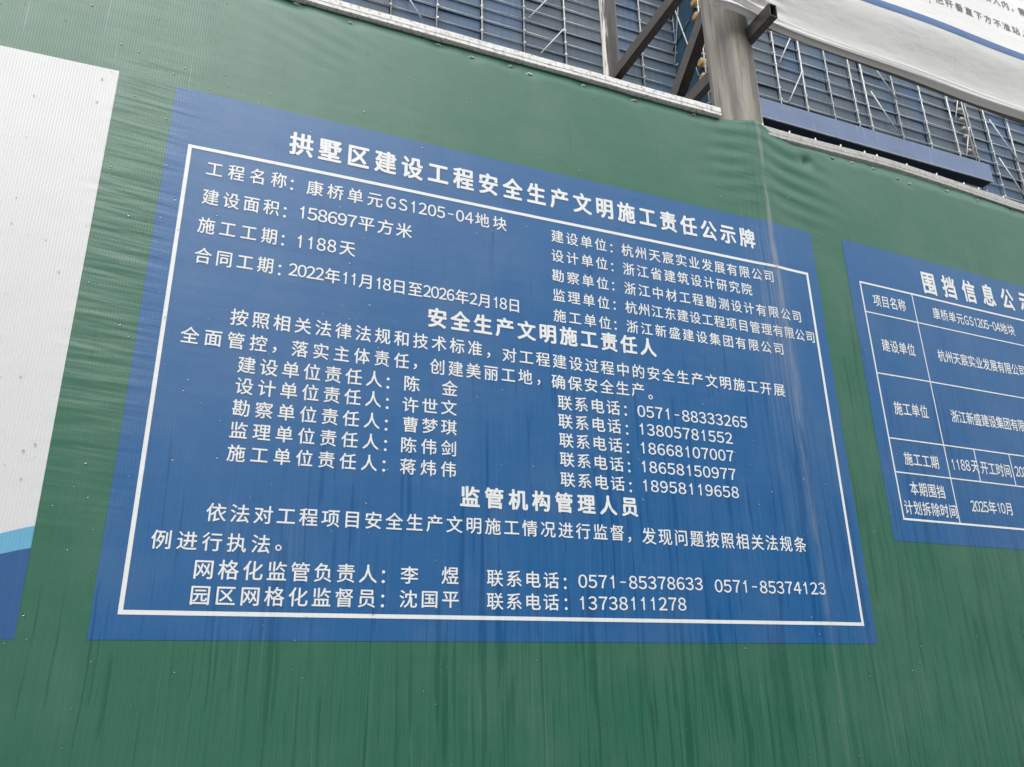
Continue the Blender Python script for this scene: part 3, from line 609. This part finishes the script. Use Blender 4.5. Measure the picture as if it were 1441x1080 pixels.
# poster at the left edge
n3 = thing('poster', 'white poster with light blue and dark blue bands at its foot, at the left edge', 'poster')
PX = lambda z: -0.380 + (3.468 - z) * 0.0060
def low1(s): d = max(0.0, -0.38 - s); return 2.001 - 0.220 * (1 - math.exp(-d / 0.61))     # the bands sweep up to the right
def low2(s): d = max(0.0, -0.38 - s); return 1.944 - 0.190 * (1 - math.exp(-d / 0.60))
def between(fb, ft, s0=-1.9):
    def f(u, v):
        s_ = s0 + (-0.375 - s0) * u; zb, zt_ = fb(s_), ft(s_); z = zb + (zt_ - zb) * v
        return s0 + (PX(z) - s0) * u, z
    return f
top = lambda s: 3.468 + 0.012 * (s + 0.38) * 1.5
sheet('white_field', -1.9, -0.38, 2.0, 3.47, 0.0006, M['white_cloth'], n3, poly=between(low1, top))
sheet('light_blue_band', -1.9, -0.38, 1.944, 2.0, 0.0006, M['sky_blue'], n3, poly=between(low2, low1))
sheet('dark_blue_band', -1.9, -0.38, 1.72, 1.944, 0.0006, M['navy'], n3, poly=between(lambda s: 1.720, low2))

# ------------------------------------------------------------------ post and bracket steel behind the hoarding
def post_mat():
    n = NT('stained_concrete_post')
    a = n.snoise(16, 16, 1.3, 5.0, 0.6); b_ = n.snoise(34, 34, 2.2, 5.0, 0.65, 7.0)
    c = n.mix(n.ramp(a, 0.35, 0.68), (0.130, 0.124, 0.118), (0.33, 0.302, 0.262))
    c = n.mix(n.math('MULTIPLY', n.ramp(b_, 0.50, 0.70), 0.65), c, (0.10, 0.085, 0.075))
    c = n.mix(n.math('MULTIPLY', n.ramp(n.snoise(48, 48, 0.8, 3.0, 0.6, 3.0), 0.60, 0.70), 0.5), c, (0.46, 0.44, 0.38))
    # paler run below the rim on the street side
    d = n.ramp(n.math('ABSOLUTE', n.math('SUBTRACT', n.x, n.math('MULTIPLY_ADD', n.snoise(0, 0, 2.0), 0.05, 2.235))), 0.004, 0.02, 1.0, 0.0)
    c = n.mix(n.math('MULTIPLY', d, n.ramp(n.z, 4.35, 4.0, 0.0, 0.75)), c, (0.50, 0.47, 0.40))
    c = n.mix(n.math('MULTIPLY', n.ramp(n.snoise(9, 9, 9, 5.0, 0.7, 2.0), 0.62, 0.72), 0.4), c, (0.13, 0.13, 0.09))
    n.bump(n.snoise(40, 40, 14, 5.0, 0.6), 0.8, 0.004)
    return n.fin(c, 0.62, 0.4)
M['post'] = post_mat()
bm = bmesh.new()
N_ = 40; zs = [0.0, 0.5, 1.5, 2.5, 3.3, 3.8, 4.0, 4.2, 4.4, 4.6, 4.9, 5.4, 6.2, 7.0]; rings = []
random.seed(11)
for z in zs:
    r = 0.110 * (1.0 - 0.006 * (z - 4)); rings.append([bm.verts.new((2.198 + (r + random.uniform(-.0008, .0008)) * math.cos(2 * math.pi * i / N_), 0.130 + r * math.sin(2 * math.pi * i / N_), z)) for i in range(N_)])
for A_, B_ in zip(rings, rings[1:]):
    for i in range(N_): bm.faces.new((A_[i], A_[(i + 1) % N_], B_[(i + 1) % N_], B_[i])).smooth = True
bm.faces.new(rings[-1])
tag(obj('concrete_post', bm, M['post']), 'thick round grey-brown stained concrete post rising behind the hoarding edge', 'post')
XB = 2.25
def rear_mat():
    n = NT('peeling_side_shaded_post'); e = n.math('ADD', n.x, n.math('MULTIPLY', n.math('SUBTRACT', n.snoise(30, 0, 4, 4.0, 0.6), 0.5), 0.05))
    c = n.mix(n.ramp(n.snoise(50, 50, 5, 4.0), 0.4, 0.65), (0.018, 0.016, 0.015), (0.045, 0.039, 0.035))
    p = n.math('MULTIPLY', n.ramp(e, XB - 0.052, XB - 0.038, 1.0, 0.0), n.ramp(n.snoise(60, 60, 4, 4.0, 0.6, 3.0), 0.40, 0.52))  # peeling paint only on the left; dark base elsewhere paints the round shading
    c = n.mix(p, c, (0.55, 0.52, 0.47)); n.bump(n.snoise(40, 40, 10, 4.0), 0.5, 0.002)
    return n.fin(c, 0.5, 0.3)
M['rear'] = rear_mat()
t = thing('banner_frame', 'dark square-tube steel bracket frame with peeling rear post, its light and dark sides painted in, behind the concrete post', 'frame')
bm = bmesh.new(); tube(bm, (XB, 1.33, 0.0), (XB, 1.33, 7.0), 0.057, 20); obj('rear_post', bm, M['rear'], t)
bm = bmesh.new(); rect_tube(bm, (XB, -0.145, 4.528), (XB, 1.265, 4.56), 0.042, 0.072, 0.004); obj('cantilever_tube', bm, M['steel_dark'], t)
bm = bmesh.new(); rect_tube(bm, (XB, 0.30, 5.285), (XB, 1.265, 5.318), 0.052, 0.078, 0.004); obj('upper_tube', bm, M['steel_dark'], t)
bm = bmesh.new(); rect_tube(bm, (XB - 0.012, 0.23, 4.993), (XB - 0.012, 1.24, 4.12), 0.056, 0.078, 0.004); obj('diagonal_tube', bm, M['steel_dark'], t)

# ------------------------------------------------------------------ overhead banner
BB = R(1.2); X0B = 2.1
def bsurf(s, z, off=0.0):
    lerp = lambda a, b, t: a + (b - a) * t
    y = -0.055 - 0.075 * sstep(z, 4.56, 4.90) + 0.02 * sstep(z, 5.2, 6.4)
    y -= 0.010 * math.sin(2.1 * s + 1.1 * z) + 0.005 * math.sin(5.3 * s - 2 * z)
    g = gauss(s - 2.12, 0.16) * sstep(z, 4.95, 4.62) if False else gauss(s - 2.12, 0.17) * (1 - sstep(z, 4.62, 4.95))
    y += g * 0.014 * math.sin(z * 2 * math.pi / 0.055 + 5 * s)
    e = 1 - sstep(z, 4.565, 4.62)                     # rolled hem folds
    y += e * 0.006 * math.sin(z * 2 * math.pi / 0.020 + 2 * s)
    y -= off
    z2 = z + 0.010 * math.sin(1.7 * (s - 2.0)) * (1 - sstep(z, 4.56, 4.8)) + 0.020 * gauss(s - 2.08, 0.12) * (1 - sstep(z, 4.56, 4.7))
    if s <= X0B: return (s, y, z2)
    return (X0B + (s - X0B) * math.cos(BB) - y * math.sin(BB), (s - X0B) * math.sin(BB) + y * math.cos(BB), z2)
def bsheet(name, s0, s1, z0, z1, off, mat, parent, ds=0.03, dz=0.006, back=False):
    n = max(1, round((s1 - s0) / ds)); m = max(1, round((z1 - z0) / dz)); vs = []; fs = []
    for j in range(m + 1):
        for i in range(n + 1): vs.append(bsurf(s0 + (s1 - s0) * i / n, z0 + (z1 - z0) * j / m, off))
    for j in range(m):
        for i in range(n):
            a = j * (n + 1) + i; fs.append((a, a + 1, a + n + 2, a + n + 1))
    if back:                                          # hem turned under, towards the wall
        base = len(vs)
        for i in range(n + 1): p = vs[i]; vs.append((p[0], p[1] + 0.035, p[2] - 0.004))
        for i in range(n): fs.append((i + 1, i, base + i, base + i + 1))
    return pyd(name, vs, fs, mat, parent, smooth=True)
def banner_mat(name, col):
    n = NT(name)
    c = n.mix(n.math('MULTIPLY', n.ramp(n.snoise(3, 3, 3, 4.0, 0.6), 0.45, 0.75), 0.18), col, tuple(0.75 * x for x in col))
    c = n.mix(n.math('MULTIPLY', n.ramp(n.snoise(30, 0, 1.2, 3.0, 0.6, 3.0), 0.62, 0.74), 0.25), c, tuple(0.6 * x for x in col))
    h = n.math('ADD', n.math('MULTIPLY', n.snoise(5, 5, 14, 3.0), 0.0055), n.math('MULTIPLY', n.math('SINE', n.math('MULTIPLY', n.x, 900)), 0.00008))
    n.bump(h, 0.8, 1.0)
    return n.fin(c, 0.38, 0.5)
M['banner'] = banner_mat('white_banner_cloth', (0.82, 0.82, 0.815)); M['banner_blue'] = banner_mat('blue_banner_stripe', (0.06, 0.15, 0.36))
M['black_ink'] = banner_mat('grey_black_print', (0.10, 0.105, 0.12)); M['taupe'] = simple_mat('taupe_painted_tube', (0.11, 0.10, 0.092), 0.55, 0.4, 0.1, 0.2, (6, 6, 6), (0.06, 0.055, 0.05), 0.5)
bn = thing('overhead_banner', 'white rain-wet banner with blue stripe and small dark text above the hoarding', 'banner')
bsheet('banner_cloth', 1.99, 6.2, 4.560, 6.3, 0.0, M['banner'], bn, dz=0.008, back=True)
bsheet('blue_stripe', 2.0, 6.15, 4.868, 4.914, 0.0012, M['banner_blue'], bn)
for runs in ([('严禁入内', 3.795, 5.262, 4.080, 5.262, 0.062, 0.060), ('，', 4.112, 5.245), ('需', 4.165, 5.262, 4.227, 5.262, 0.062, 0.060)],
             [('，', 3.392, 5.030), ('把杆垂直下方不准站人', 3.440, 5.075, 4.190, 5.085, 0.060, 0.056)]):
    letter(runs, 0, bn, M['black_ink'], bsurf, lift=0.0016)
p, q = (X0B + 0.28, 0.0, 0), (6.3, 0.0, 0)
bm = bmesh.new(); a = along(2.36, 0.02, 4.678); b = along(6.3, 0.02, 4.678)
rect_tube(bm, a, b, 0.062, 0.062, 0.004, side=Vector((0, 0, 1)))
obj('bottom_tube', bm, M['taupe'], bn)

# ------------------------------------------------------------------ rain drops clinging to the cloth
def water_mat():
    n = NT('rain_water'); g = n.t.nodes.new('ShaderNodeBsdfGlossy'); g.inputs['Roughness'].default_value = 0.12
    tr = n.t.nodes.new('ShaderNodeBsdfTransparent'); tr.inputs['Color'].default_value = (0.88, 0.90, 0.90, 1)
    fr = n.t.nodes.new('ShaderNodeFresnel'); fr.inputs['IOR'].default_value = 1.30
    mx_ = n.t.nodes.new('ShaderNodeMixShader'); n.t.links.new(fr.outputs[0], mx_.inputs[0]); n.t.links.new(tr.outputs[0], mx_.inputs[1]); n.t.links.new(g.outputs[0], mx_.inputs[2])
    n.t.links.new(mx_.outputs[0], n.out.inputs['Surface']); return n.m
M['water'] = water_mat()
vs = []; fs = []; random.seed(21); made = 0
while made < 620:
    s = random.uniform(-0.75, 3.7); z = random.uniform(1.2, 3.93)
    if random.random() > (1.0 if s < 0.9 else 0.42): continue
    if z > ztop(s) - 0.05: continue
    made += 1; r = random.choice((0.0013, 0.0017, 0.0022, 0.0030)) * random.uniform(0.8, 1.2); el = random.uniform(1.0, 1.7); base = len(vs)
    segs = 8
    for (u, h) in ((1.0, -0.0004), (0.92, r * 0.35), (0.6, r * 0.62), (0.0, r * 0.75)):
        if u == 0.0: vs.append(surf(s, z, h + 0.0021)); continue
        for k in range(segs):
            a = 2 * math.pi * k / segs; vs.append(surf(s + r * u * math.cos(a), z + r * u * el * math.sin(a) * (1.15 if math.sin(a) < 0 else 0.9), h + 0.0021))
    for j in range(2):
        for k in range(segs): a = base + j * segs + k; b = base + j * segs + (k + 1) % segs; fs.append((a, b, b + segs, a + segs))
    for k in range(segs): fs.append((base + 2 * segs + k, base + 2 * segs + (k + 1) % segs, base + 3 * segs))
    fs.append(tuple(base + k for k in range(segs))[::-1])
o = pyd('rain_drops', vs, fs, M['water'], None, smooth=True); tag(o, 'small rain drops clinging to the hoarding cloth and notices', 'rain drops', kind='stuff')
